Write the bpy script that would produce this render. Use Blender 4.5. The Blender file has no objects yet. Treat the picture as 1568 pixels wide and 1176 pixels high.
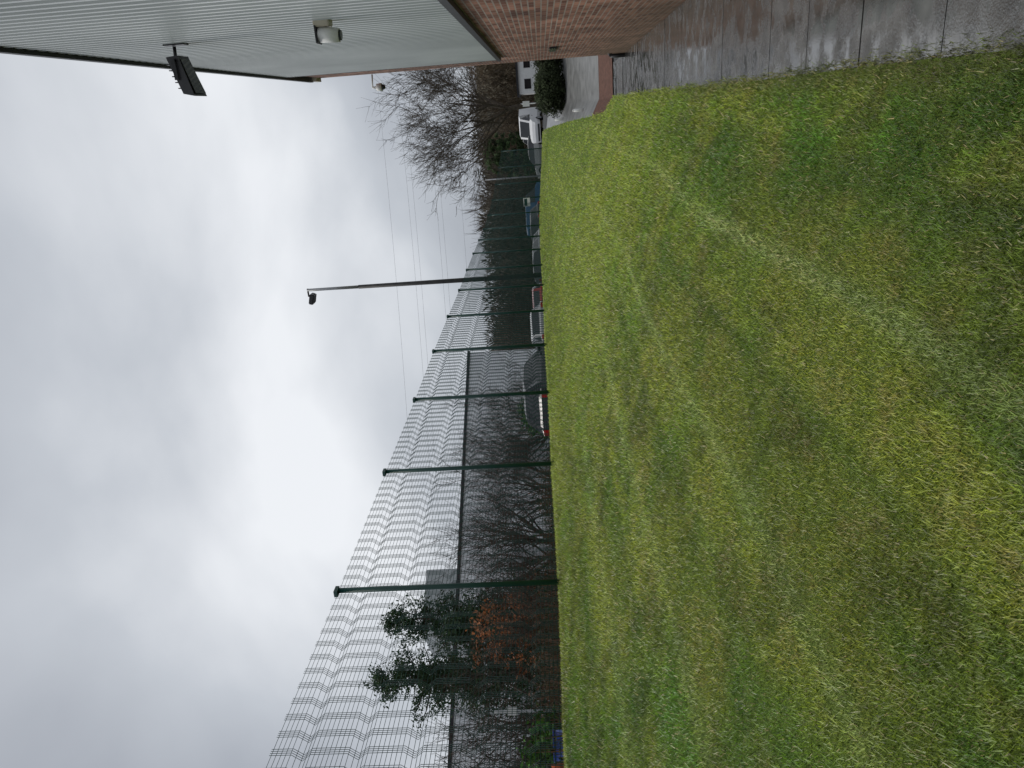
import bpy, bmesh, math, random
import numpy as np
from mathutils import Vector, Matrix
rng = random.Random(7); nr = np.random.default_rng(11)
scene = bpy.context.scene
col = scene.collection
EYE = 1.5

# ------------------------------------------------------------------ helpers
def nt(m):
    m.use_nodes = True
    return m.node_tree.nodes, m.node_tree.links
def mat(name, c1, c2=None, scale=5, rough=.8, metal=0, bump=0, bscale=None, detail=6, spec=.3, attr=None, transl=0, upn=0):
    m = bpy.data.materials.new(name); N, L = nt(m); b = N['Principled BSDF']
    b.inputs['Roughness'].default_value = rough; b.inputs['Metallic'].default_value = metal
    b.inputs['Specular IOR Level'].default_value = spec
    tc = N.new('ShaderNodeTexCoord')
    nz = N.new('ShaderNodeTexNoise'); nz.inputs['Scale'].default_value = scale; nz.inputs['Detail'].default_value = detail
    L.new(tc.outputs['Object'], nz.inputs['Vector'])
    if attr:
        a = N.new('ShaderNodeAttribute'); a.attribute_name = attr
        src = a.outputs['Color']
        L.new(src, b.inputs['Base Color'])
        if upn:
            g = N.new('ShaderNodeNewGeometry'); vm = N.new('ShaderNodeVectorMath'); vm.operation = 'SCALE'; vm.inputs['Scale'].default_value = 1-upn
            L.new(g.outputs['Normal'], vm.inputs[0]); va = N.new('ShaderNodeVectorMath'); va.operation = 'ADD'; va.inputs[1].default_value = (0, 0, upn)
            L.new(vm.outputs[0], va.inputs[0]); vn = N.new('ShaderNodeVectorMath'); vn.operation = 'NORMALIZE'; L.new(va.outputs[0], vn.inputs[0]); L.new(vn.outputs[0], b.inputs['Normal'])
        if transl:
            t = N.new('ShaderNodeBsdfTranslucent'); L.new(src, t.inputs['Color'])
            mx = N.new('ShaderNodeMixShader'); mx.inputs[0].default_value = transl
            L.new(b.outputs[0], mx.inputs[1]); L.new(t.outputs[0], mx.inputs[2])
            L.new(mx.outputs[0], N['Material Output'].inputs['Surface'])
    else:
        r = N.new('ShaderNodeValToRGB')
        r.color_ramp.elements[0].position = .3; r.color_ramp.elements[1].position = .7
        r.color_ramp.elements[0].color = (*c1, 1); r.color_ramp.elements[1].color = (*(c2 or [min(1, k*1.25) for k in c1]), 1)
        L.new(nz.outputs['Fac'], r.inputs['Fac']); L.new(r.outputs['Color'], b.inputs['Base Color'])
    if bump:
        n2 = N.new('ShaderNodeTexNoise'); n2.inputs['Scale'].default_value = bscale or scale*4; n2.inputs['Detail'].default_value = 8
        L.new(tc.outputs['Object'], n2.inputs['Vector'])
        bp = N.new('ShaderNodeBump'); bp.inputs['Strength'].default_value = bump; bp.inputs['Distance'].default_value = .05
        L.new(n2.outputs['Fac'], bp.inputs['Height']); L.new(bp.outputs['Normal'], b.inputs['Normal'])
    return m
def link(o, parent=None):
    col.objects.link(o)
    if parent: o.parent = parent
    return o
def mesh(name, V, F, mats, parent=None, colors=None, fm=None, smooth=False):
    me = bpy.data.meshes.new(name)
    if isinstance(F, np.ndarray):
        V = np.asarray(V, dtype=np.float32)
        k = F.shape[1]
        me.vertices.add(len(V)); me.vertices.foreach_set('co', V.ravel())
        me.loops.add(F.size); me.loops.foreach_set('vertex_index', F.astype(np.int32).ravel())
        me.polygons.add(len(F)); me.polygons.foreach_set('loop_start', np.arange(len(F), dtype=np.int32)*k)
        me.update(calc_edges=True)
    else:
        me.from_pydata([tuple(v) for v in V], [], F); me.update()
    if colors is not None:
        a = me.color_attributes.new('Col', 'FLOAT_COLOR', 'POINT')
        c = np.ones((len(V), 4), dtype=np.float32); c[:, :3] = colors
        a.data.foreach_set('color', c.ravel())
    for m in (mats if isinstance(mats, list) else [mats]): me.materials.append(m)
    if fm is not None: me.polygons.foreach_set('material_index', np.array(fm, dtype=np.int32))
    if smooth: me.polygons.foreach_set('use_smooth', np.ones(len(me.polygons), dtype=bool))
    return link(bpy.data.objects.new(name, me), parent)
def empty(name, loc=(0, 0, 0), rotz=0):
    e = bpy.data.objects.new(name, None); e.empty_display_size = .3
    e.location = loc; e.rotation_euler = (0, 0, rotz); col.objects.link(e); return e
def box(name, c, s, m, parent=None, rot=(0, 0, 0), bevel=0):
    bm = bmesh.new(); bmesh.ops.create_cube(bm, size=1)
    bmesh.ops.scale(bm, vec=s, verts=bm.verts)
    if bevel: bmesh.ops.bevel(bm, geom=bm.edges[:], offset=bevel, segments=2, affect='EDGES')
    me = bpy.data.meshes.new(name); bm.to_mesh(me); bm.free(); me.materials.append(m)
    o = bpy.data.objects.new(name, me); o.location = c; o.rotation_euler = rot
    return link(o, parent)
def cyl(name, p0, p1, r0, r1, m, parent=None, seg=16, smooth=True):
    p0 = Vector(p0); p1 = Vector(p1); d = p1-p0
    bm = bmesh.new(); bmesh.ops.create_cone(bm, cap_ends=True, segments=seg, radius1=r0, radius2=r1, depth=d.length)
    me = bpy.data.meshes.new(name); bm.to_mesh(me); bm.free(); me.materials.append(m)
    if smooth:
        for p in me.polygons: p.use_smooth = len(p.vertices) == 4
    o = bpy.data.objects.new(name, me); o.location = (p0+p1)/2; o.rotation_euler = d.to_track_quat('Z', 'Y').to_euler()
    return link(o, parent)
def SS(a, b, v):
    t = np.clip((np.asarray(v, dtype=float)-a)/(b-a), 0, 1); return t*t*(3-2*t)
class VN:
    def __init__(s, seed, n=256): s.g = np.random.default_rng(seed).random((n, n)); s.n = n
    def __call__(s, x, y):
        x = np.asarray(x, float); y = np.asarray(y, float)
        xi = np.floor(x).astype(int); yi = np.floor(y).astype(int); fx = x-xi; fy = y-yi
        fx = fx*fx*(3-2*fx); fy = fy*fy*(3-2*fy); n = s.n
        a = s.g[xi % n, yi % n]; b = s.g[(xi+1) % n, yi % n]; c = s.g[xi % n, (yi+1) % n]; d = s.g[(xi+1) % n, (yi+1) % n]
        return (a*(1-fx)+b*fx)*(1-fy)+(c*(1-fx)+d*fx)*fy
v1, v2, v3 = VN(1), VN(2), VN(3)
def fbm(v, x, y): return .5*v(x, y)+.28*v(x*2.1+7, y*2.1+3)+.22*v(x*4.3+1, y*4.3+9)

# ------------------------------------------------------------------ terrain function
def zp(y): return -0.034*np.clip(y, -6, 24)+2.12*SS(28, 58, y)
def fz(y): return 1.53+.008*np.clip(y, 0, 40)-.45*SS(50, 65, y)
def terr(x, y):
    x = np.asarray(x, float); y = np.asarray(y, float)
    t = np.clip((.05-x)/6.05, 0, 1); s = 1.25*t-.25*t*t
    z = zp(y)+(fz(y)-zp(y))*s
    z = z+.05*(v1(x*.8, y*.5)-.5)*np.clip(t*6, 0, 1)
    u = SS(6.6, 8.6, -x)
    return z*(1-u)+(.95+.35*SS(45, 65, y))*u
def tz(x, y): return float(terr(x, y))
def xR(y): return np.interp(y, [-10, 25.2, 26, 38, 50, 60], [.06, .06, -.4, -.85, -1.5, -2.2])

# ------------------------------------------------------------------ materials
M_ground = mat('ground_mat', (.06, .045, .03), (.12, .095, .06), scale=1.2, rough=.95, bump=.6, bscale=9)
N, L = nt(M_ground)
g = N.new('ShaderNodeNewGeometry'); sx = N.new('ShaderNodeSeparateXYZ'); L.new(g.outputs['Position'], sx.inputs[0])
mr = N.new('ShaderNodeMapRange'); mr.inputs['From Min'].default_value = 20; mr.inputs['From Max'].default_value = 24; L.new(sx.outputs['Y'], mr.inputs['Value'])
old = N['Principled BSDF'].inputs['Base Color'].links[0].from_socket
mx = N.new('ShaderNodeMix'); mx.data_type = 'RGBA'; L.new(mr.outputs[0], mx.inputs[0]); L.new(old, mx.inputs[6]); mx.inputs[7].default_value = (.07, .072, .075, 1)
L.new(mx.outputs[2], N['Principled BSDF'].inputs['Base Color'])
M_lawn = mat('lawn_soil_mat', (.09, .15, .018), (.19, .26, .045), scale=9, rough=.95, bump=.8, bscale=90)
M_blade = mat('grass_blade_mat', (0, 0, 0), attr='Col', rough=.42, spec=.45, transl=.25, upn=.82)
M_leaf = mat('foliage_mat', (0, 0, 0), attr='Col', rough=.7, spec=.2, transl=.2)
M_bark = mat('bark_mat', (.045, .036, .028), (.10, .08, .06), scale=8, rough=.9, bump=.4)
M_twig = mat('twig_mat', (.07, .055, .045), (.13, .10, .08), scale=3, rough=.9)
M_green = mat('green_powdercoat_mat', (.006, .05, .04), (.01, .07, .055), scale=3, rough=.4, spec=.5)
M_clad = mat('cladding_mat', (.41, .44, .44), (.54, .57, .57), scale=.6, rough=.35, spec=.5)
M_dark = mat('dark_trim_mat', (.02, .02, .024), (.035, .035, .04), scale=6, rough=.5)
M_black = mat('black_plastic_mat', (.012, .012, .014), (.025, .025, .03), scale=9, rough=.4, spec=.5)
M_white = mat('white_paint_mat', (.72, .72, .70), (.8, .8, .78), scale=4, rough=.4)
M_beige = mat('beige_plastic_mat', (.5, .45, .36), (.6, .55, .45), scale=9, rough=.5)
M_steel = mat('galvanised_steel_mat', (.30, .31, .32), (.42, .43, .44), scale=12, rough=.5, metal=.3)
M_pole = mat('dark_pole_mat', (.035, .035, .035), (.06, .058, .055), scale=5, rough=.6)
M_glass = mat('dark_glass_mat', (.012, .015, .018), (.02, .024, .028), scale=2, rough=.06, spec=.5)
M_tyre = mat('tyre_mat', (.012, .012, .012), (.02, .02, .02), scale=20, rough=.9)
M_red = mat('tail_light_mat', (.5, .01, .01), (.6, .02, .02), scale=20, rough=.2, spec=.6)
M_plate = mat('number_plate_mat', (.6, .5, .05), (.65, .55, .08), scale=20, rough=.4)
M_redpath = mat('red_gravel_mat', (.07, .034, .024), (.20, .095, .065), scale=9, rough=.85, bump=.6, bscale=60, detail=12)
M_conc = mat('concrete_road_mat', (.13, .13, .125), (.28, .28, .27), scale=2, rough=.3, bump=.1, bscale=40, spec=.6, detail=12)

# pavement: wet concrete, half puddled
M_pave = mat('wet_concrete_mat', (.045, .045, .043), (.14, .14, .135), scale=7, rough=.3, spec=.7, detail=14)
N, L = nt(M_pave); b = N['Principled BSDF']; tc = N['Texture Coordinate']
b.inputs['Coat Weight'].default_value = .55; b.inputs['Coat IOR'].default_value = 1.4
n = N.new('ShaderNodeTexNoise'); n.inputs['Scale'].default_value = 3.6; n.inputs['Detail'].default_value = 12; n.inputs['Roughness'].default_value = .75; L.new(tc.outputs['Object'], n.inputs['Vector'])
r = N.new('ShaderNodeMapRange'); r.inputs['From Min'].default_value = .46; r.inputs['From Max'].default_value = .60; r.inputs['To Min'].default_value = .05; r.inputs['To Max'].default_value = .42
L.new(n.outputs['Fac'], r.inputs['Value']); L.new(r.outputs[0], b.inputs['Roughness'])
r3 = N.new('ShaderNodeMapRange'); r3.inputs['From Min'].default_value = .44; r3.inputs['From Max'].default_value = .62; r3.inputs['To Min'].default_value = .03; r3.inputs['To Max'].default_value = .25
L.new(n.outputs['Fac'], r3.inputs['Value']); L.new(r3.outputs[0], b.inputs['Coat Roughness'])
vo = N.new('ShaderNodeTexNoise'); vo.inputs['Scale'].default_value = 110; vo.inputs['Detail'].default_value = 4; L.new(tc.outputs['Object'], vo.inputs['Vector'])
bp = N.new('ShaderNodeBump'); bp.inputs['Distance'].default_value = .01
r2 = N.new('ShaderNodeMapRange'); r2.inputs['From Min'].default_value = .46; r2.inputs['From Max'].default_value = .6; r2.inputs['To Min'].default_value = .03; r2.inputs['To Max'].default_value = .7
L.new(n.outputs['Fac'], r2.inputs['Value']); L.new(r2.outputs[0], bp.inputs['Strength'])
L.new(vo.outputs['Fac'], bp.inputs['Height']); L.new(bp.outputs['Normal'], b.inputs['Normal']); L.new(bp.outputs['Normal'], b.inputs['Coat Normal'])
at = N.new('ShaderNodeAttribute'); at.attribute_name = 'Col'
mm = N.new('ShaderNodeMix'); mm.data_type = 'RGBA'; mm.blend_type = 'MULTIPLY'; mm.inputs[0].default_value = 1
L.new(b.inputs['Base Color'].links[0].from_socket, mm.inputs[6]); L.new(at.outputs['Color'], mm.inputs[7]); L.new(mm.outputs[2], b.inputs['Base Color'])

# brick
M_brick = bpy.data.materials.new('brick_mat'); N, L = nt(M_brick); b = N['Principled BSDF']; b.inputs['Roughness'].default_value = .85; b.inputs['Specular IOR Level'].default_value = .25
tc = N.new('ShaderNodeTexCoord'); s = N.new('ShaderNodeSeparateXYZ'); L.new(tc.outputs['Object'], s.inputs[0])
ad = N.new('ShaderNodeMath'); L.new(s.outputs['X'], ad.inputs[0]); L.new(s.outputs['Y'], ad.inputs[1])
c = N.new('ShaderNodeCombineXYZ'); L.new(ad.outputs[0], c.inputs[0]); L.new(s.outputs['Z'], c.inputs[1])
bt = N.new('ShaderNodeTexBrick'); bt.inputs['Scale'].default_value = 1; bt.inputs['Brick Width'].default_value = .225; bt.inputs['Row Height'].default_value = .075
bt.inputs['Mortar Size'].default_value = .009; bt.inputs['Color1'].default_value = (.17, .070, .052, 1); bt.inputs['Color2'].default_value = (.42, .21, .15, 1); bt.inputs['Mortar'].default_value = (.34, .30, .27, 1)
bt.inputs['Bias'].default_value = -.1; L.new(c.outputs[0], bt.inputs['Vector'])
nz = N.new('ShaderNodeTexNoise'); nz.inputs['Scale'].default_value = 1.3; nz.inputs['Detail'].default_value = 8; L.new(tc.outputs['Object'], nz.inputs['Vector'])
rp = N.new('ShaderNodeValToRGB'); rp.color_ramp.elements[0].position = .35; rp.color_ramp.elements[1].position = .7
rp.color_ramp.elements[0].color = (.5, .49, .48, 1); rp.color_ramp.elements[1].color = (1.1, 1.08, 1.05, 1); L.new(nz.outputs['Fac'], rp.inputs['Fac'])
mm = N.new('ShaderNodeMix'); mm.data_type = 'RGBA'; mm.blend_type = 'MULTIPLY'; mm.inputs[0].default_value = 1
L.new(bt.outputs['Color'], mm.inputs[6]); L.new(rp.outputs['Color'], mm.inputs[7])
mr = N.new('ShaderNodeMapRange'); mr.inputs['From Min'].default_value = -.6; mr.inputs['From Max'].default_value = .5; mr.inputs['To Min'].default_value = .6; mr.inputs['To Max'].default_value = 0
L.new(s.outputs['Z'], mr.inputs['Value'])
m2 = N.new('ShaderNodeMix'); m2.data_type = 'RGBA'; L.new(mr.outputs[0], m2.inputs[0]); L.new(mm.outputs[2], m2.inputs[6]); m2.inputs[7].default_value = (.11, .085, .05, 1)
L.new(m2.outputs[2], b.inputs['Base Color'])
bp = N.new('ShaderNodeBump'); bp.inputs['Strength'].default_value = .5; bp.inputs['Distance'].default_value = .01; bp.invert = True
L.new(bt.outputs['Fac'], bp.inputs['Height']); L.new(bp.outputs['Normal'], b.inputs['Normal'])

# ------------------------------------------------------------------ ground
def axis(lo, hi, step, far):
    a = list(np.arange(lo, hi+1e-6, step)); d = step
    x = a[-1]
    while x < far: d *= 1.3; x += d; a.append(x)
    d = step; x = a[0]
    while x > -far: d *= 1.3; x -= d; a.insert(0, x)
    return np.array(a)
def grid(name, xs, ys, zf, m, parent=None, smooth=True, X=None):
    XX, YY = np.meshgrid(xs, ys)
    if X is not None: XX = X(XX, YY)
    Z = zf(XX, YY); V = np.stack([XX, YY, Z], -1).reshape(-1, 3)
    ny, nx = XX.shape; i = np.arange(ny-1)[:, None]*nx+np.arange(nx-1)[None, :]; i = i.ravel()
    F = np.stack([i, i+1, i+nx+1, i+nx], -1)
    return mesh(name, V, F, m, parent, smooth=smooth)
grid('ground', axis(-30, 30, .5, 900), axis(-12, 70, .5, 900), lambda x, y: terr(x, y)-.06, M_ground)
grid('lawn', np.linspace(0, 1, 48), np.linspace(-4, 57, 380), lambda x, y: terr(x, y), M_lawn,
     X=lambda u, y: -6.7+(xR(y)+6.7)*u)
grid('red_gravel_path', np.linspace(0, 1, 60), np.linspace(25.3, 30.5, 30), lambda x, y: terr(x, y)-.01, M_redpath, X=lambda u, y: xR(y)+(4-xR(y))*u)
grid('concrete_road', np.linspace(0, 1, 120), np.linspace(30.55, 50, 60), lambda x, y: terr(x, y)-.012, M_conc, X=lambda u, y: xR(y)+(14-xR(y))*u)

# pavement slabs
V, F, C = [], [], []
y = -3.0
while y < 24.6:
    g_ = .014; x0, x1 = .05, 1.06; yy = y+.9-g_; dz = rng.uniform(-.003, .003); k = rng.uniform(.75, 1.2)
    i = len(V)
    za, zb = float(zp(y))+dz, float(zp(yy))+dz+rng.uniform(-.003, .003)
    V += [(x0+rng.uniform(-.01, .01), y, za), (x1, y, za-.004), (x1, yy, zb-.004), (x0+rng.uniform(-.01, .01), yy, zb)]
    V += [(a, b_, c_-.06) for a, b_, c_ in V[i:i+4]]
    F += [(i, i+1, i+2, i+3), (i, i+4, i+5, i+1), (i+1, i+5, i+6, i+2), (i+2, i+6, i+7, i+3), (i+3, i+7, i+4, i)]
    C += [(k, k, k*.98)]*8; y += .9
mesh('pavement', V, F, M_pave, colors=np.array(C))

# ------------------------------------------------------------------ grass blades
def lawn_color(x, y, n):
    big = fbm(v2, x*.55+20, y*.28+5); mid = fbm(v3, x*2.1+3, y*1.2+11); fine = fbm(v1, x*9, y*7)
    t = np.clip((big-.5)*2.4+(mid-.5)*2.2+.52+.15*SS(0, 4, -x)-.25*SS(-1.8, -.1, x), 0, 1)[:, None]
    green = np.array([.10, .235, .018]); yel = np.array([.285, .34, .038])
    c = green*(1-t)+yel*t
    dry = np.clip((fine-.52)*5, 0, 1)[:, None]*np.clip((mid-.42)*4, 0, 1)[:, None]*.55
    c = c*(1-dry)+np.array([.38, .31, .10])*dry
    dk = np.clip((.46-fbm(v2, x*3.3, y*2.2))*6, 0, 1)[:, None]
    c = c*(1-.45*dk)
    for xc, w, s_ in ((-.92, .06, .85), (-2.05, .06, .55), (-.5, .05, -.5), (-3.1, .07, .5), (-1.45, .06, -.5), (-4.2, .08, .45), (-3.6, .07, -.4), (-2.5, .07, -.45)):
        k = np.exp(-((x-xc-.05*np.sin(y*.7))/w)**2)*np.clip(.3+1.2*v3(x*0+xc*9, y*1.5), 0, 1)
        k = np.clip(k, 0, 1)[:, None]*abs(s_)
        c = c*(1-k)+(np.array([.38, .50, .15]) if s_ > 0 else np.array([.06, .15, .014]))*k
    st = (np.sin((x+.3+.06*np.sin(y*.6))*2*math.pi/1.1) > 0)[:, None]
    c = np.where(st, c*1.12, c*.90)
    edge = np.exp(-((.06-x)/.10)**2)[:, None]*(y < 24)[:, None]*.7
    c = c*(1-edge)+np.array([.10, .085, .04])*edge
    far = SS(5, 14, y)[:, None]*.55  # sunlit brightness of the far crest, painted into the blade colour
    c = c*(1-far)+np.array([.37, .48, .055])*far
    straw = (nr.random(n) < .06)[:, None]
    c = np.where(straw, np.array([.55, .47, .22])*nr.uniform(.6, 1.2, (n, 1)), c)
    return np.clip(1.62*c*nr.uniform(.6, 1.4, (n, 1)), 0, .85)
Nb = 760000
az = np.radians(nr.uniform(-56, 8, Nb)); d = 1.6*np.exp(nr.random(Nb)*math.log(58/1.6))
x = np.sin(az)*d; y = np.cos(az)*d
jit = nr.normal(0, .025, Nb)
k = (x < xR(y)+np.abs(jit)*1.2) & (x > -6.65) & (y < 57)
x, y, d = x[k], y[k], d[k]; n = len(x)
clump = fbm(v3, x*14, y*14)
sc = np.maximum(1, d/3.2)**.8
h = nr.uniform(.008, .022, n)*(.5+1.0*clump)*np.minimum(sc, 3.0); w = nr.uniform(.0016, .0034, n)*sc
ang = nr.uniform(0, 2*math.pi, n); lean = nr.uniform(.2, 1.5, n)
la = nr.uniform(0, 2*math.pi, n)
z = terr(x, y)
c3 = lawn_color(x, y, n)
dx = np.cos(ang)*w; dy = np.sin(ang)*w
P0 = np.stack([x-dx, y-dy, z-.004], -1); P1 = np.stack([x+dx, y+dy, z-.004], -1)
P2 = np.stack([x+np.cos(la)*h*lean, y+np.sin(la)*h*lean, z+h], -1)
V = np.stack([P0, P1, P2], 1).reshape(-1, 3)
F = np.arange(3*n).reshape(-1, 3)
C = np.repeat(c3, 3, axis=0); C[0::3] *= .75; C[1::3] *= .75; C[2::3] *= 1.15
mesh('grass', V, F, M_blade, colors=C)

# ------------------------------------------------------------------ building
bld = empty('industrial_building', (0, 0, 0))
WX = 1.07; Y0, Y1 = -8, 20.8; ZB = EYE+.9; ZE = EYE+5.88; X1 = 15; YC = 18.4
def prism(name, x0, x1, y0, y1, z0, z1, m, parent):
    return box(name, ((x0+x1)/2, (y0+y1)/2, (z0+z1)/2), (x1-x0, y1-y0, z1-z0), m, parent)
o = prism('brick_walls', WX, X1, Y0, Y1, -2, ZE-.15, M_brick, bld)
for ob in [o]:
    for v in ob.data.vertices: v.co += ob.location
    ob.location = (0, 0, 0)
ys, xs_ = [], []
pitch = .2; yy = Y0
while yy < YC-.02:
    for f_, dx_ in ((0, 0), (.42, 0), (.55, .03), (.87, .03)):
        ys.append(yy+f_*pitch); xs_.append(WX-.02-dx_)
    yy += pitch
V = [(a, b_, ZB+.02) for a, b_ in zip(xs_, ys)]+[(a, b_, ZE) for a, b_ in zip(xs_, ys)]; q = len(ys)
F = [(i, i+1, q+i+1, q+i) for i in range(q-1)]
mesh('metal_cladding', V, F, M_clad, bld)
prism('cladding_end_flashing', WX-.055, WX-.004, YC, YC+.04, ZB, ZE, M_dark, bld)
prism('drip_flashing', WX-.075, WX-.003, Y0, YC+.02, ZB-.07, ZB+.015, M_dark, bld)
prism('eaves_gutter', WX-.10, WX+.05, Y0, Y1-.2, ZE-.02, ZE+.07, M_dark, bld)
prism('pier_cap', WX-.09, WX+.3, Y1-.38, Y1+.06, ZE-.16, ZE-.06, M_beige, bld)
V = [(WX, Y0, ZE), (WX, Y1, ZE), (8, Y1, ZE+.9), (8, Y0, ZE+.9), (X1, Y0, ZE), (X1, Y1, ZE)]
mesh('roof', V, [(0, 1, 2, 3), (3, 2, 5, 4), (1, 5, 2), (0, 3, 4)], M_clad, bld)
prism('soffit_vent', WX-.03, WX-.003, 16.3, 17.3, EYE-.40, EYE-.25, M_black, bld)
for i in range(3): prism('vent_louvre_%d' % i, WX-.045, WX-.032, 16.32, 17.28, EYE-.39+i*.05, EYE-.37+i*.05, M_dark, bld)
cyl('drain_pipe', (WX-.06, 20.3, float(zp(20))-.05), (WX-.06, 20.3, float(zp(20))+.35), .05, .05, M_black, bld)
cyl('drain_elbow', (WX-.06, 20.3, float(zp(20))+.33), (WX+.08, 20.3, float(zp(20))+.42), .05, .05, M_black, bld)

# floodlight on eaves
fl = empty('floodlight', (WX-.05, 9.8, EYE+4.42)); fl.scale = (1.15, 1.0, 1.15)
box('wall_plate', (0, 0, 0), (.03, .16, .22), M_black, fl)
cyl('arm', (-.02, 0, .02), (-.22, 0, .04), .018, .018, M_black, fl)
box('yoke_a', (-.26, .17, .0), (.2, .012, .04), M_black, fl); box('yoke_b', (-.26, -.17, .0), (.2, .012, .04), M_black, fl)
box('yoke_cross', (-.17, 0, .0), (.03, .36, .04), M_black, fl)
V = [(-.13, -.12, .09), (-.13, .12, .09), (-.5, .15, -.03), (-.5, -.15, -.03), (-.12, -.15, -.05), (-.12, .15, -.05), (-.53, .18, -.16), (-.53, -.18, -.16)]
mesh('head', V, [(0, 3, 2, 1), (4, 5, 6, 7), (0, 4, 7, 3), (1, 2, 6, 5), (0, 1, 5, 4), (3, 7, 6, 2)], M_black, fl)
V = [(-.15, -.12, -.065), (-.15, .12, -.065), (-.5, .15, -.167), (-.5, -.15, -.167)]
mesh('glass', V, [(0, 1, 2, 3)], M_glass, fl)
for i in range(5): box('fin_%d' % i, (-.2-.06*i, 0, .085-.02*i), (.01, .22, .05), M_black, fl)
# security light / sensor
sc_ = empty('security_sensor', (WX-.06, 8.8, EYE+2.28)); sc_.scale = (1.1, 1.1, 1.1)
box('back_box', (0, 0, .02), (.09, .16, .16), M_beige, sc_, bevel=.01)
box('bracket', (-.07, 0, .05), (.08, .05, .04), M_beige, sc_)
cyl('housing', (-.11, 0, .07), (-.13, 0, -.13), .075, .065, M_white, sc_)
cyl('lens', (-.13, 0, -.13), (-.132, 0, -.15), .055, .045, M_glass, sc_)
box('cap_ring', (-.11, 0, .085), (.17, .17, .02), M_black, sc_, bevel=.006)
cyl('cable', (.02, 0, .1), (.03, 0, 1.2), .006, .006, M_white, sc_)
# cctv at the corner
cc = empty('cctv_camera', (WX-.02, 20.6, EYE+4.3))
cyl('arm', (0, 0, 0), (-.32, 0, .03), .02, .02, M_white, cc)
cyl('neck', (-.32, 0, .03), (-.32, 0, -.08), .03, .03, M_white, cc)
cyl('dome_housing', (-.32, 0, -.08), (-.32, 0, -.22), .09, .1, M_white, cc)
cyl('dome_glass', (-.32, 0, -.22), (-.32, 0, -.3), .085, .04, M_glass, cc)

# ------------------------------------------------------------------ mesh fence
FH = 3.0
def prof():
    p = [(0, 0)]
    for zc in (.35, .93, 1.51, 2.09, 2.67):
        p += [(zc-.10, 0), (zc, .085), (zc+.10, 0)]
    p.append((FH, 0)); return p
PR = prof()
PZ = [a for a, _ in PR]; PD = [b_ for _, b_ in PR]
def panel(width):
    V, F = [], []
    def seg_ring(c, ax):
        r_ = .0034; i = len(V)
        for k_ in range(3):
            a = k_*2*math.pi/3
            V.append((c[0]+r_*math.cos(a), c[1]+r_*math.sin(a), c[2]) if ax == 'v' else (c[0], c[1]+r_*math.cos(a), c[2]+r_*math.sin(a)))
        return i
    def con(a, b_):
        for k_ in range(3): F.append((a+k_, a+(k_+1) % 3, b_+(k_+1) % 3, b_+k_))
    pitch = width/15
    for gi in range(15):
        for wi in range(4):
            xx = (gi+.28)*pitch+wi*.026
            prev = None
            for z_, d_ in PR:
                i = seg_ring((xx, d_, z_), 'v')
                if prev is not None: con(prev, i)
                prev = i
    zz = .03
    while zz < FH:
        d_ = float(np.interp(zz, PZ, PD))
        a = seg_ring((0.0, d_+.006, zz), 'h'); b_ = seg_ring((width, d_+.006, zz), 'h'); con(a, b_)
        zz += .05
    me = bpy.data.meshes.new('mesh_panel'); me.from_pydata(V, [], F); me.materials.append(M_green); return me
pts = [(-6.0, 8.34+3.5*(i-3)) for i in range(13)]
pts += [(-5.75, 43.2), (-5.3, 46.6), (-4.7, 50.0), (-3.9, 53.4), (-3.0, 56.8)]
fence = empty('security_mesh_fence')
pm = panel(3.5)
for i, (px_, py_) in enumerate(pts):
    zb = tz(px_, py_)
    cyl('post_%d' % i, (px_, py_, zb-.3), (px_, py_, zb+3.03), .038, .038, M_green, fence, seg=10)
    box('post_cap_%d' % i, (px_, py_-.02, zb+3.05), (.09, .13, .05), M_green, fence)
    if i < len(pts)-1:
        qx, qy = pts[i+1]; o = bpy.data.objects.new('panel_%d' % i, pm); link(o, fence)
        Lh = math.hypot(qx-px_, qy-py_); zq = tz(qx, qy)
        o.location = (px_, py_, zb+.04); o.rotation_euler = (0, -math.atan2(zq-zb, Lh), math.atan2(qy-py_, qx-px_)); o.scale = (Lh/3.5, 1, 1)
sg = empty('fence_notice_sign', (-5.42, 45.4, tz(-5.3, 45.4)+.9))
box('plate', (0, 0, 0), (.5, .02, .4), M_white, sg); box('green_panel', (0, -.013, .06), (.42, .004, .18), M_green, sg)

# ------------------------------------------------------------------ lamp posts
lp = empty('floodlight_mast', (-6.9, 31.6, tz(-6.9, 31.6)))
H = EYE+10.7-tz(-6.9, 31.6)
cyl('lower_pole', (0, 0, 0), (0, 0, H*.78), .11, .085, M_pole, lp); cyl('upper_pole', (0, 0, H*.78), (0, 0, H), .07, .06, M_steel, lp)
cyl('arm', (.06, 0, H-.02), (-.3, 0, H-.02), .04, .035, M_pole, lp)
box('lamp_hood', (-.4, 0, H-.16), (.46, .4, .2), M_black, lp, rot=(0, .25, 0), bevel=.03)
box('lamp_glass', (-.4, 0, H-.28), (.36, .33, .02), M_glass, lp, rot=(0, .25, 0))
l2 = empty('street_lamp', (-5.4, 62, 1.3))
cyl('pole', (0, 0, 0), (0, 0, 5.4), .06, .045, M_steel, l2, seg=10); cyl('arm', (0, 0, 5.4), (.5, 0, 5.5), .035, .03, M_steel, l2, seg=8)
box('lantern', (.7, 0, 5.48), (.5, .18, .09), M_steel, l2, bevel=.02)

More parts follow.
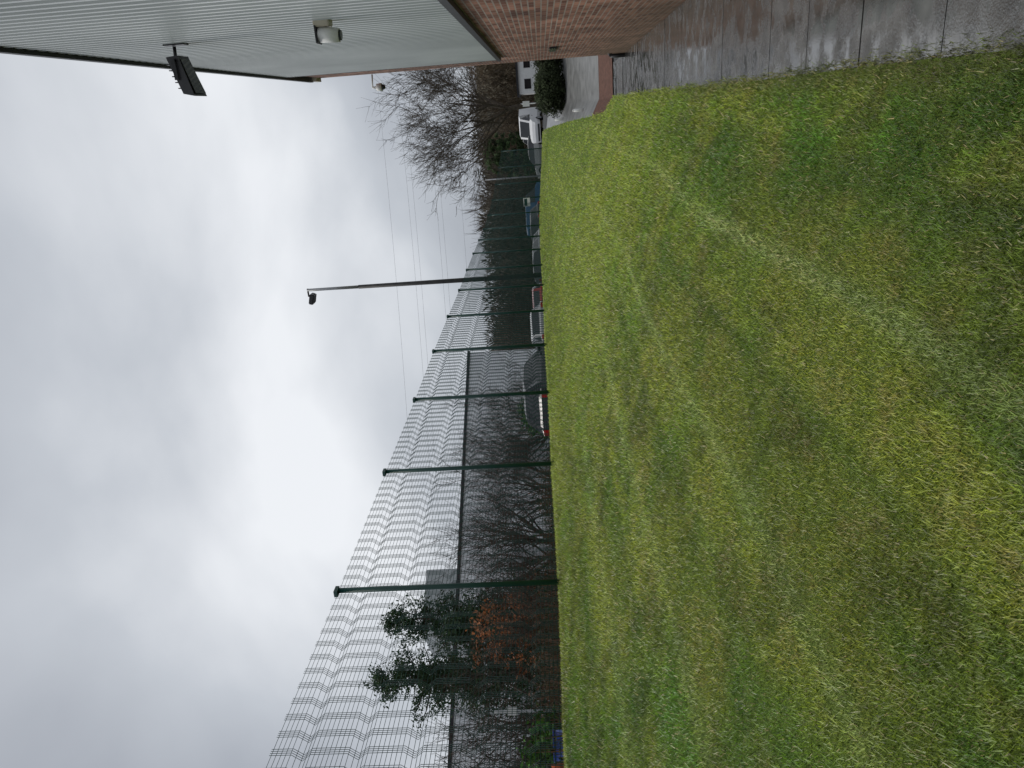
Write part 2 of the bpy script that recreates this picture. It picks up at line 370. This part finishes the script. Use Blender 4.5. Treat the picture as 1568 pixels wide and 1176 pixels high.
# ------------------------------------------------------------------ trees
def tube(V, F, pts_, rad, sides):
    prev = None
    for i, p in enumerate(pts_):
        d_ = (pts_[min(i+1, len(pts_)-1)]-pts_[max(i-1, 0)]).normalized()
        u = d_.orthogonal().normalized(); w_ = d_.cross(u); s0 = len(V)
        for k_ in range(sides):
            a = 2*math.pi*k_/sides; V.append(p+u*(math.cos(a)*rad[i])+w_*(math.sin(a)*rad[i]))
        if prev is not None:
            for k_ in range(sides): F.append((prev+k_, prev+(k_+1) % sides, s0+(k_+1) % sides, s0+k_))
        prev = s0
def grow(V, F, p, d_, Ln, r_, lvl, R, up=.12, nch=(4, 6), spread=.8, rmin=.0045):
    segs = 5 if lvl > 1 else 3
    P = [p.copy()]; rad = [r_]; cur = p.copy(); dd = d_.normalized(); dirs = [dd]
    for i in range(segs):
        dd = (dd+Vector((R.gauss(0, .13), R.gauss(0, .13), R.gauss(0, .08)+up))).normalized()
        cur = cur+dd*(Ln/segs); P.append(cur.copy()); dirs.append(dd); rad.append(max(r_*(1-.75*(i+1)/segs), rmin*.5))
    tube(V, F, P, rad, 6 if r_ > .04 else 3)
    if lvl == 0: return
    for c_ in range(R.randint(*nch)):
        t = R.uniform(.25, 1.0)*segs; i = min(int(t), segs-1); q = P[i].lerp(P[i+1], t-i)
        ax = dirs[i].orthogonal().normalized(); ax.rotate(Matrix.Rotation(R.uniform(0, 2*math.pi), 3, dirs[i]))
        nd = (dirs[i]+ax*R.uniform(.5, 1.1)*spread).normalized()
        grow(V, F, q, nd, Ln*R.uniform(.5, .78), max(rad[i]*.6, rmin), lvl-1, R, up, nch, spread, rmin)
def bare_tree(name, x_, y_, h_, seed, lvl=4, nch=(4, 6), spread=.8, trunk=.28, rad=None, up=.1, lean=(0, 0), m=None, z=None, rmin=.0055, limbs=(4, 5)):
    R = random.Random(seed); V, F = [], []; zb = tz(x_, y_) if z is None else z
    e = empty(name, (x_, y_, zb-.1)); r0 = rad or h_*.02
    top = Vector((lean[0]*.3, lean[1]*.3, h_*trunk)); tube(V, F, [Vector((0, 0, 0)), top*.5+Vector((.05, .03, 0)), top], [r0*1.25, r0, r0*.9], 8)
    nm = R.randint(*limbs)
    for i in range(nm):
        a = 2*math.pi*(i+R.random()*.6)/nm; s_ = R.uniform(.35, .95)
        grow(V, F, top-Vector((0, 0, R.uniform(0, .06)*h_)), Vector((math.cos(a)*s_+lean[0]*.25, math.sin(a)*s_+lean[1]*.25, .9)), h_*R.uniform(.36, .5), r0*.6, lvl-1, R, up, nch, spread, rmin)
    zmax = max(v.z for v in V); k_ = h_/zmax
    V = [Vector((v.x*k_, v.y*k_, v.z*k_)) for v in V]
    mesh('trunk_and_branches', V, F, m or M_bark, e); return e
def leaves(V, F, C, c_, rad, n_, size, colr, R):
    for _ in range(n_):
        p = Vector((R.gauss(0, 1), R.gauss(0, 1), R.gauss(0, 1)))*.5
        q = Vector((c_[0]+p.x*rad[0], c_[1]+p.y*rad[1], c_[2]+p.z*rad[2]))
        a = Vector((R.gauss(0, 1), R.gauss(0, 1), R.gauss(0, 1))).normalized(); b_ = a.orthogonal().normalized(); s_ = size*R.uniform(.6, 1.4); i = len(V)
        V += [q-a*s_, q+b_*s_*.45, q+a*s_, q-b_*s_*.45]; F.append((i, i+1, i+2, i+3))
        k_ = R.uniform(.5, 1.4); C += [tuple(x__*k_ for x__ in colr)]*4

bare_tree('bare_tree', .1, 48.5, EYE+12.3-tz(.1, 48.5), 8, lvl=5, nch=(4, 6), spread=.95, trunk=.28, lean=(-.9, 0), up=.08, rad=.2, rmin=.015, limbs=(6, 6))
bare_tree('bare_tree', 4.5, 55, 11, 6, lvl=4, nch=(5, 6), spread=.9, trunk=.2, rad=.16, rmin=.012)
for i, (x_, y_, h_, l_) in enumerate(((-14.6, 22.3, 6.2, 4), (-15.2, 26.5, 5.9, 4), (-12.2, 22.0, 4.9, 4), (-14.4, 32, 6.0, 5), (-13.2, 30, 5.0, 4), (-15.5, 15.5, 5.0, 4), (-17.3, 17.5, 5.2, 4), (-17.0, 24.5, 5.6, 4),
        (-13.3, 12.2, 3.8, 4), (-13.6, 24.8, 4.6, 4), (-12.4, 19.2, 4.2, 4), (-14.6, 19.6, 4.8, 4), (-11.2, 14.3, 3.2, 4), (-13.0, 34.5, 4.6, 4), (-12.2, 26.6, 3.8, 4), (-16.2, 13.2, 4.4, 4))):
    bare_tree('bare_tree', x_, y_, h_, 112+i, lvl=l_, nch=(4, 5), trunk=.12, rmin=.0075)

def conifer(name, x_, y_, h_, w_, seed):
    R = random.Random(seed); zb = tz(x_, y_); e = empty(name, (x_, y_, zb)); V, F = [], []; LV, LF, LC = [], [], []
    tube(V, F, [Vector((R.gauss(0, .03)*i, R.gauss(0, .03)*i, h_*i/6)) for i in range(7)], [.12*(1-i/6.6) for i in range(7)], 7)
    z_ = h_*.15
    while z_ < h_*.99:
        f = (z_/h_); env = w_*(1-f)**.6*(.5+.7*R.random())+.12
        for b_ in range(R.randint(4, 6)):
            a = R.uniform(0, 6.28); ln = env*R.uniform(.5, 1.15)
            p0 = Vector((0, 0, z_)); p1 = Vector((math.cos(a)*ln*.6, math.sin(a)*ln*.6, z_+ln*.12)); p2 = Vector((math.cos(a)*ln, math.sin(a)*ln, z_+ln*.3))
            tube(V, F, [p0, p1, p2], [.03, .02, .008], 3)
            for k_ in range(5):
                t = .35+.16*k_; q = p0.lerp(p2, t); tone = R.uniform(.6, 1.4)
                leaves(LV, LF, LC, q, (.34, .34, .2), 18, .055, (.04*tone, .075*tone, .032*tone), R)
        z_ += h_*.035
    leaves(LV, LF, LC, (0, 0, h_), (.12, .12, .5), 60, .05, (.03, .06, .025), R)
    mesh('trunk', V, F, M_bark, e); mesh('needles', LV, LF, M_leaf, e, colors=np.array(LC))
conifer('conifer_tree', -18.2, 19.9, 7.5, 2.4, 31)
conifer('conifer_tree', -17.6, 22.3, 7.2, 2.0, 32)
conifer('conifer_tree', -19.6, 21.6, 6.2, 2.2, 33)
conifer('conifer_tree', -16.6, 20.6, 4.8, 1.7, 34)

def bush(name, x_, y_, size, n_, leaf, colr, seed, z=None, twigs=True):
    R = random.Random(seed); zb = tz(x_, y_) if z is None else z; e = empty(name, (x_, y_, zb)); V, F, LV, LF, LC = [], [], [], [], []
    if twigs:
        for i in range(14):
            a = R.uniform(0, 6.28); grow(V, F, Vector((0, 0, 0)), Vector((math.cos(a)*.5*size[0]/size[2], math.sin(a)*.5*size[1]/size[2], 1)), size[2]*.8, .02, 2, R, .05, (3, 4))
        mesh('stems', V, F, M_twig, e)
    for i in range(n_//30):
        a = R.uniform(0, 6.28); r_ = math.sqrt(R.random()); h__ = R.uniform(.03, .93); rr = r_*math.sqrt(max(.05, 1-(h__-.4)**2*2.2))
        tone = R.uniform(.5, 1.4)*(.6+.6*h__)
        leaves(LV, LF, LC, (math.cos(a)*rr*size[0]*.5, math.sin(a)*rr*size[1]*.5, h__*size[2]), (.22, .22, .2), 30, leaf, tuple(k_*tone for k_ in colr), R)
    mesh('leaves', LV, LF, M_leaf, e, colors=np.array(LC)); return e
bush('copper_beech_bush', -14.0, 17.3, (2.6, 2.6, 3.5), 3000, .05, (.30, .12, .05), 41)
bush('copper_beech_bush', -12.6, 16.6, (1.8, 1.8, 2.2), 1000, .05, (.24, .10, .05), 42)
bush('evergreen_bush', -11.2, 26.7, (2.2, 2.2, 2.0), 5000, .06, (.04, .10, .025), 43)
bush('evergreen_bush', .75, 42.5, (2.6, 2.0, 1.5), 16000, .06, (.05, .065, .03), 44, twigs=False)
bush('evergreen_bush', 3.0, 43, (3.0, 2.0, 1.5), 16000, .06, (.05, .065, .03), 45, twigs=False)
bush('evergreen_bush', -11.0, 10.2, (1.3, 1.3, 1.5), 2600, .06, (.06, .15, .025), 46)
bush('ivy_clad_bush', -4.5, 78, (4.5, 3, 6.5), 6500, .16, (.05, .085, .03), 47, z=1.2)

# scrub along the outer side of the fence
R = random.Random(51); V, F, C = [], [], []
for i in range(18000):
    t = R.random(); yy = 4+t*24; xx = -8.3-abs(R.gauss(0, 1.0))*3.2-.07*(yy-4)
    if xx < -19: continue
    hh = R.uniform(.3, 1.4)*(.5+1.0*float(v2(xx*.5, yy*.5)))*(1.0 if yy < 20 else .6); zb = .9
    a = R.uniform(0, 6.28); ln = R.uniform(.1, .6); w_ = R.uniform(.008, .026); j = len(V)
    V += [(xx-w_*math.cos(a), yy-w_*math.sin(a), zb), (xx+w_*math.cos(a), yy+w_*math.sin(a), zb), (xx+math.cos(a+1)*ln, yy+math.sin(a+1)*ln, zb+hh)]
    F.append((j, j+1, j+2)); c_ = R.choice([(.12, .085, .055), (.07, .052, .04), (.16, .09, .06), (.06, .07, .03), (.045, .05, .025)]); C += [c_]*3
for i in range(260):
    yy = R.uniform(4, 19) if i % 4 else R.uniform(24, 33); xx = -8.8-R.random()*5-.05*yy; t_ = R.uniform(.6, 1.3)
    if yy > 20: xx -= 2.5
    base = R.choice([(.035, .06, .025), (.12, .07, .045), (.05, .05, .03), (.03, .045, .022)])
    VV, FF, CC = [], [], []
    leaves(VV, FF, CC, (xx, yy, 1.0+R.random()*1.1), (.6, .6, .45), 70, .045, tuple(k_*t_ for k_ in base), R)
    o_ = len(V); V += [tuple(v) for v in VV]; F += [tuple(k_+o_ for k_ in f) for f in FF]; C += CC
mesh('scrub_undergrowth', V, F, M_leaf, colors=np.array(C))

# distant tree line (bare woodland) + hill
def woodland(name, rows, seed, colr, dens=120, tk=1, lmin=.04, lmax=.11):
    g_ = np.random.default_rng(seed); rows = np.array(rows, float); m_ = len(rows); n_ = m_*dens
    Rr = np.repeat(rows, dens, axis=0); tone = np.repeat(g_.uniform(.6, 1.3, m_), dens)
    f = g_.random(n_); a = g_.uniform(0, 6.283, n_); rr = Rr[:, 4]*np.sqrt(np.maximum(.02, 1-(1.6*f-.68)**2))*g_.random(n_)**.4
    P = np.stack([Rr[:, 0]+np.cos(a)*rr, Rr[:, 1]+np.sin(a)*rr, Rr[:, 2]+f*Rr[:, 3]*.93], -1)
    ln = Rr[:, 3]*g_.uniform(lmin, lmax, n_); q = g_.random(n_)*1.0
    D = np.stack([np.cos(a)*q, np.sin(a)*q, np.ones(n_)*.8], -1)*ln[:, None]
    S_ = g_.normal(0, 1, (n_, 3)); S_[:, 2] *= .3; S_ /= np.linalg.norm(S_, axis=1)[:, None]; S_ *= (ln*g_.uniform(.05, .25, n_)*tk)[:, None]
    V = np.stack([P-S_, P+S_, P+D], 1).reshape(-1, 3); F = np.arange(3*n_).reshape(-1, 3)
    C = np.repeat(np.array(colr)[None]*(tone*g_.uniform(.6, 1.3, n_))[:, None], 3, axis=0)
    mesh(name, V, F, M_leaf, colors=C)
R = random.Random(60); rows = []
for i in range(230):
    t = R.random(); dd = R.uniform(105, 150); a = -.36+.36*t
    rows.append((math.sin(a)*dd, math.cos(a)*dd, 1, R.uniform(6.5, 11.5), R.uniform(2.5, 5)))
woodland('distant_woodland', rows, 61, (.12, .105, .08), 560, .7)
rows = []
for i in range(60):
    a = -.62+.3*R.random(); dd = R.uniform(95, 120); rows.append((math.sin(a)*dd, math.cos(a)*dd, 1, R.uniform(5, 8), R.uniform(2, 4)))
woodland('distant_shrub_belt', rows, 62, (.12, .11, .09), 300)
M_hill = mat('hillside_mat', (.05, .05, .032), (.13, .105, .07), scale=.05, rough=1, bump=1, bscale=.4, detail=12)
def hillz(x_, y_):
    u = np.exp(-((x_+5)/70)**2)*.9+.3*np.exp(-((x_-60)/60)**2)
    return 1.0+24*u*SS(215, 300, y_)*(1-SS(340, 500, y_))+2.0*fbm(v2, x_*.05, y_*.05)-1.5
grid('hill', np.linspace(-230, 260, 120), np.linspace(210, 500, 60), hillz, M_hill)
rows = []
for i in range(620):
    x_ = R.uniform(-110, 70); y_ = R.uniform(235, 325); rows.append((x_, y_, float(hillz(x_, y_)), R.uniform(2.5, 4.5), R.uniform(2.5, 5)))
woodland('hillside_trees', rows, 63, (.13, .095, .065), 160, 1.5, .08, .2)
for x_, y_, h_, sd in ((-22, 150, 17.5, 71), (-18.5, 150, 18.5, 72), (-25, 155, 15, 73)):
    bare_tree('bare_tree', x_, y_, h_, sd, lvl=4, nch=(5, 6), spread=.45, trunk=.2, up=.25, m=M_twig, z=1.2, rad=.22, rmin=.04)

# ------------------------------------------------------------------ warehouse
M_wh = mat('pale_cladding_mat', (.76, .78, .80), (.84, .85, .86), scale=.2, rough=.5)
wa = Vector((-41, 34.5, 0)); wb = Vector((-22.2, 68.6, 0)); dv = (wb-wa); Lw = dv.length; ang_ = math.atan2(dv.y, dv.x)
wh = empty('warehouse', (wa.x, wa.y, 0), ang_)
def wbox(name, x0, x1, y0, y1, z0, z1, m): return box(name, ((x0+x1)/2, (y0+y1)/2, (z0+z1)/2), (x1-x0, y1-y0, z1-z0), m, wh)
wbox('walls', -14, Lw, .0, 30, .5, 9.7, M_wh)
wbox('roof_edge', -14.1, Lw+.1, -.12, 30.1, 9.7, 9.95, M_dark)
wbox('plinth', -14.05, Lw+.05, -.06, -.003, .5, 2.0, M_steel)
wbox('stair_tower', 13.5, 19, 6, 12, 9.96, 13.6, M_clad)
for i in range(14): wbox('rib_%d' % i, -12+i*3.7, -11.9+i*3.7, -.05, -.004, 2.01, 9.69, M_wh)
for i in range(4): wbox('roller_door_%d' % i, -6+i*10, -2+i*10, -.04, -.004, 2.02, 5.5, M_steel)

# palisade fence
M_pal = mat('palisade_mat', (.5, .52, .53), (.62, .63, .64), scale=12, rough=.5)
pf = empty('palisade_fence'); a = Vector((-20.5, 15.0)); b_ = Vector((-16.2, 33)); V, F = [], []
n_ = 120; dvec = (b_-a)/n_; dn = dvec.normalized(); nn = Vector((dn.y, -dn.x))
for i in range(n_+1):
    p = a+dvec*i; z0, z1 = 1.0, 3.3
    j = len(V); q0 = p-dn*.035; q1 = p+dn*.035
    V += [(q0.x, q0.y, z0), (p.x+nn.x*.02, p.y+nn.y*.02, z0), (q1.x, q1.y, z0), (q1.x, q1.y, z1-.12), (p.x+nn.x*.02, p.y+nn.y*.02, z1), (q0.x, q0.y, z1-.12)]
    F += [(j, j+1, j+4, j+5), (j+1, j+2, j+3, j+4)]
mesh('pales', V, F, M_pal, pf)
for z_ in (1.4, 2.9):
    cyl('rail', (a.x, a.y, z_), (b_.x, b_.y, z_), .03, .03, M_pal, pf, seg=4, smooth=False)

# ------------------------------------------------------------------ vehicles
def paint(name, c_): return mat(name, c_, tuple(min(1, k_*1.05) for k_ in c_), scale=2, rough=.25, spec=.45)
def vehicle(name, loc, yaw, c_, kind='hatch'):
    e = empty(name, loc, yaw); P = paint(name+'_paint', c_)
    if kind == 'van':
        W = .98; S_ = [(-2.45, 1.0, 1.0, .9, .8), (-2.4, 1.15, 2.05, .96, .86), (-2.2, 1.15, 2.12, W, .88), (.2, 1.15, 2.12, W, .88), (1.1, 1.15, 2.02, W, .85), (1.75, 1.12, 1.2, W, .8), (2.35, .95, .98, .93, .7), (2.5, .7, .72, .85, .6)]
        side = [0, 0, 0, 1, 1, 0, 0]; top = [0, 0, 0, 0, 1, 0, 0]
    else:
        hh = 1.58 if kind == 'suv' else 1.46; W = .9
        S_ = [(-2.1, .75, .77, .8, .6), (-2.05, .95, .97, .86, .7), (-1.95, .97, 1.05, .88, .66), (-1.6, .95, hh-.08, W, .62), (-1.0, .94, hh, W, .66), (0, .93, hh, W, .66), (.45, .92, hh-.08, W, .64), (1.15, .9, .96, W, .7), (1.9, .78, .82, .85, .6), (2.08, .6, .62, .78, .5)]
        side = [0, 0, 1, 1, 1, 1, 1, 0, 0]; top = [0, 0, 1, 0, 0, 0, 1, 0, 0]
    V, F, FM = [], [], []
    for (y_, zb, zt, w_, wt) in S_:
        V += [(-w_*.9, y_, .28), (-w_, y_, .5), (-w_*1.0, y_, zb), (-wt, y_, zt-.03), (-wt*.8, y_, zt), (wt*.8, y_, zt), (wt, y_, zt-.03), (w_, y_, zb), (w_, y_, .5), (w_*.9, y_, .28)]
    ns = len(S_)
    for i in range(ns-1):
        for k_ in range(10):
            a0, a1 = i*10+k_, i*10+(k_+1) % 10
            F.append((a0, a0+10, a1+10, a1))
            g_ = 0
            if k_ in (2, 6) and side[i]: g_ = 1
            if k_ == 4 and top[i]: g_ = 1
            if k_ == 9: g_ = 2
            FM.append(g_)
    F.append(tuple(range(10))); FM.append(0); F.append(tuple(reversed(range((ns-1)*10, ns*10)))); FM.append(0)
    o_ = mesh('body', V, F, [P, M_glass, M_black], e, fm=FM)
    wb_ = 1.3 if kind != 'van' else 1.55
    for sx_ in (-1, 1):
        for sy in (-1, 1):
            xx = sx_*(.82 if kind != 'van' else .9)
            cyl('wheel', (xx-.1*sx_, sy*wb_, .32), (xx+.1*sx_, sy*wb_, .32), .32, .32, M_tyre, e, seg=24)
            cyl('hub', (xx+.09*sx_, sy*wb_, .32), (xx+.112*sx_, sy*wb_, .32), .2, .17, M_steel, e, seg=12)
            box('mirror' if sy > 0 else 'tail_light', (sx_*(.98 if sy > 0 else .7), .75 if sy > 0 else (-2.06 if kind != 'van' else -2.44), 1.0 if sy > 0 else .86), (.16, .1, .12) if sy > 0 else (.2, .12, .2), P if sy > 0 else M_red, e, bevel=.02)
        box('headlight', (sx_*.6, 2.02 if kind != 'van' else 2.42, .66), (.28, .12, .14), M_white, e, bevel=.02)
    yb = -2.13 if kind != 'van' else -2.47
    box('rear_bumper', (0, yb+.03, .45), (1.6, .16, .24), M_black if kind != 'hatch' else P, e, bevel=.04)
    box('front_bumper', (0, -yb-.02, .42), (1.55, .16, .22), M_black, e, bevel=.04)
    box('number_plate', (0, yb-.06, .62), (.5, .02, .11), M_plate, e)
    if kind == 'van':
        for sx_ in (-1, 1): box('rear_window', (sx_*.4, -2.43, 1.6), (.6, .03, .5), M_glass, e, rot=(-.03, 0, 0))
        box('door_gap', (0, -2.45, 1.2), (.02, .04, 1.4), M_black, e)
    return e
vehicle('parked_car', (-8.9, 23.6, 1.0), -.12, (.012, .013, .017), 'suv')
vehicle('parked_car', (-9.6, 32.2, 1.0), .5, (.4, .4, .4), 'hatch')
vehicle('parked_car', (-9.7, 38.5, 1.0), .2, (.25, .02, .02), 'hatch')
vehicle('parked_car', (-9.4, 44.5, 1.0), 1.2, (.20, .21, .22), 'hatch')
vehicle('parked_car', (-9.8, 49.5, 1.05), 1.2, (.5, .5, .5), 'hatch')
vehicle('parked_car', (-8.6, 54, 1.1), 1.0, (.05, .05, .055), 'suv')
vehicle('parked_van', (-9.3, 72, 1.3), -.95, (.03, .11, .22), 'van')
vehicle('parked_van', (-1.6, 68.5, 1.3), 2.9, (.72, .72, .72), 'van')
vehicle('parked_car', (-3.9, 68, 1.3), 1.3, (.35, .36, .35), 'hatch')
vehicle('parked_van', (-2.2, 76, 1.3), 1.6, (.75, .75, .76), 'van')

# ------------------------------------------------------------------ low white building, hedge bits
lb = empty('office_building', (10.2, 90, 1.2))
box('walls', (0, 0, 1.25), (18, 8, 2.5), M_white, lb); box('roof', (0, 0, 2.6), (18.5, 8.5, .2), M_dark, lb)
for i in range(8): box('window_%d' % i, (-8+i*2.1, -4.01, 1.5), (1.0, .06, .7), M_glass, lb)
box('door', (8.2, -4.01, 1.05), (1.0, .06, 2.1), M_dark, lb)
rows = [(x_, 98+R.uniform(0, 8), 1.2, R.uniform(5, 9), R.uniform(1.5, 3)) for x_ in np.linspace(-8, 18, 26)]
woodland('tree_belt', rows, 65, (.13, .10, .065), 700)
for i, (x_, y_) in enumerate(((-.35, 34.5), (-.8, 41))):
    bo = empty('bollard', (x_, y_, tz(x_, y_)-.03)); cyl('body', (0, 0, 0), (0, 0, .45), .07, .06, M_white, bo); cyl('top', (0, 0, .45), (0, 0, .5), .06, .03, M_white, bo)
sp = empty('sign_post', (.1, 46, tz(.1, 46))); cyl('post', (0, 0, 0), (0, 0, 2.0), .03, .03, M_white, sp); box('plate', (0, -.04, 1.75), (.3, .02, .4), M_white, sp)

# bits at far left
M_blue = mat('blue_plastic_mat', (.01, .05, .30), (.015, .07, .36), scale=5, rough=.4)
M_or = mat('orange_plastic_mat', (.7, .12, .02), (.8, .16, .03), scale=5, rough=.5)
bb = empty('blue_barrel', (-9.9, 9.3, .98)); bb.scale = (.85, .85, 1)
cyl('drum', (0, 0, 0), (0, 0, .88), .28, .28, M_blue, bb, seg=24)
for z_ in (.28, .58, .86): cyl('hoop', (0, 0, z_), (0, 0, z_+.03), .295, .295, M_blue, bb, seg=24)
tcn = empty('traffic_cone', (-9.7, 8.7, 1.0))
box('base', (0, 0, .02), (.4, .4, .04), M_black, tcn); cyl('lower', (0, 0, .04), (0, 0, .4), .17, .1, M_or, tcn); cyl('band', (0, 0, .4), (0, 0, .65), .1, .065, M_white, tcn); cyl('tip', (0, 0, .65), (0, 0, .9), .065, .03, M_or, tcn)
s2 = empty('site_sign', (-12.4, 12.6, .95)); cyl('post', (0, 0, 0), (0, 0, 2.3), .03, .03, M_steel, s2); box('plate', (0.05, -.04, 1.9), (.22, .02, .22), M_white, s2)

# overhead wires
pw = empty('overhead_power_lines')
A = Vector((4, 108, 0)); B = Vector((-75, 60, 0))
for i, (za, zb) in enumerate(((23.5, 18.5), (21, 16.5), (20.4, 16.0), (17.4, 13.8), (16.8, 13.4), (14.0, 11.5))):
    V, F = [], []; P = []
    for k_ in range(25):
        t = k_/24; p = A.lerp(B, t); P.append(Vector((p.x+i*.4, p.y+i, za+(zb-za)*t-1.6*4*t*(1-t)*.5)))
    tube(V, F, P, [.011]*25, 4); mesh('wire_%d' % i, V, F, M_dark, pw)

# ------------------------------------------------------------------ world / sun
SUN_EL, SUN_ROT = math.radians(60), math.radians(-60)
w = bpy.data.worlds.new('World'); scene.world = w; w.use_nodes = True; N, L = w.node_tree.nodes, w.node_tree.links
bg = N['Background']; sky = N.new('ShaderNodeTexSky'); sky.sky_type = 'NISHITA'; sky.sun_disc = False; sky.sun_elevation = SUN_EL; sky.sun_rotation = SUN_ROT
L.new(sky.outputs[0], bg.inputs['Color']); bg.inputs['Strength'].default_value = .08
tc = N.new('ShaderNodeTexCoord'); s = N.new('ShaderNodeSeparateXYZ'); L.new(tc.outputs['Generated'], s.inputs[0])
def mth(op, a, b_=None):
    m = N.new('ShaderNodeMath'); m.operation = op
    for i, q in enumerate((a, b_)):
        if q is None: continue
        if isinstance(q, (int, float)): m.inputs[i].default_value = q
        else: L.new(q, m.inputs[i])
    return m.outputs[0]
zz = mth('ADD', mth('MAXIMUM', s.outputs['Z'], 0.0), .4)
cx = mth('DIVIDE', s.outputs['X'], zz); cy = mth('DIVIDE', s.outputs['Y'], zz)
cv = N.new('ShaderNodeCombineXYZ'); L.new(cx, cv.inputs[0]); L.new(cy, cv.inputs[1]); cv.inputs[2].default_value = 3.7
n1 = N.new('ShaderNodeTexNoise'); n1.inputs['Scale'].default_value = 1.3; n1.inputs['Detail'].default_value = 7; n1.inputs['Roughness'].default_value = .45; n1.inputs['Distortion'].default_value = .25
L.new(cv.outputs[0], n1.inputs['Vector'])
dp = N.new('ShaderNodeVectorMath'); dp.operation = 'DOT_PRODUCT'; L.new(tc.outputs['Generated'], dp.inputs[0]); dp.inputs[1].default_value = (-.266, .903, .335)
glow = N.new('ShaderNodeMapRange'); glow.interpolation_type = 'SMOOTHSTEP'; glow.inputs['From Min'].default_value = .80; glow.inputs['From Max'].default_value = 1.0; glow.inputs['To Min'].default_value = -.05; glow.inputs['To Max'].default_value = .08
L.new(dp.outputs['Value'], glow.inputs['Value'])
fac = mth('ADD', n1.outputs['Fac'], glow.outputs[0])
rp = N.new('ShaderNodeValToRGB'); els = rp.color_ramp.elements
els[0].position = .34; els[0].color = (.38, .405, .45, 1); els[1].position = .74; els[1].color = (.88, .90, .93, 1)
e_ = els.new(.54); e_.color = (.55, .58, .625, 1)
L.new(fac, rp.inputs['Fac'])
b2 = N.new('ShaderNodeBackground'); L.new(rp.outputs['Color'], b2.inputs['Color']); b2.inputs['Strength'].default_value = 1.03
ms = N.new('ShaderNodeMixShader'); ms.inputs[0].default_value = .93; L.new(bg.outputs[0], ms.inputs[1]); L.new(b2.outputs[0], ms.inputs[2])
L.new(ms.outputs[0], N['World Output'].inputs['Surface'])
sd = bpy.data.lights.new('sun', 'SUN'); sd.energy = 1.5; sd.angle = math.radians(20); sd.color = (1, .96, .9)
so = bpy.data.objects.new('sun', sd); col.objects.link(so)
sv = Vector((math.cos(SUN_EL)*math.sin(SUN_ROT), math.cos(SUN_EL)*math.cos(SUN_ROT), math.sin(SUN_EL)))
so.rotation_euler = sv.to_track_quat('Z', 'Y').to_euler()

# ------------------------------------------------------------------ camera (phone held on its side)
th, p, r_ = math.radians(20.57), math.radians(3.38), math.radians(3.2)
Fh = Vector((-math.sin(th), math.cos(th), 0)); Zv = Vector((0, 0, 1)); R0 = Vector((math.cos(th), math.sin(th), 0))
Fv = Fh*math.cos(p)+Zv*math.sin(p); U0 = -Fh*math.sin(p)+Zv*math.cos(p)
Rr = R0*math.cos(r_)-U0*math.sin(r_); Ur = R0*math.sin(r_)+U0*math.cos(r_)
cd = bpy.data.cameras.new('camera'); co = bpy.data.objects.new('camera', cd); col.objects.link(co)
m = Matrix((( -Ur.x, Rr.x, -Fv.x, 0), (-Ur.y, Rr.y, -Fv.y, 0), (-Ur.z, Rr.z, -Fv.z, EYE), (0, 0, 0, 1)))
co.matrix_world = m; cd.sensor_width = 36; cd.lens = 25.94; cd.clip_end = 3000; cd.clip_start = .05
scene.camera = co
scene.view_settings.view_transform = 'Standard'; scene.view_settings.look = 'None'; scene.view_settings.exposure = 0
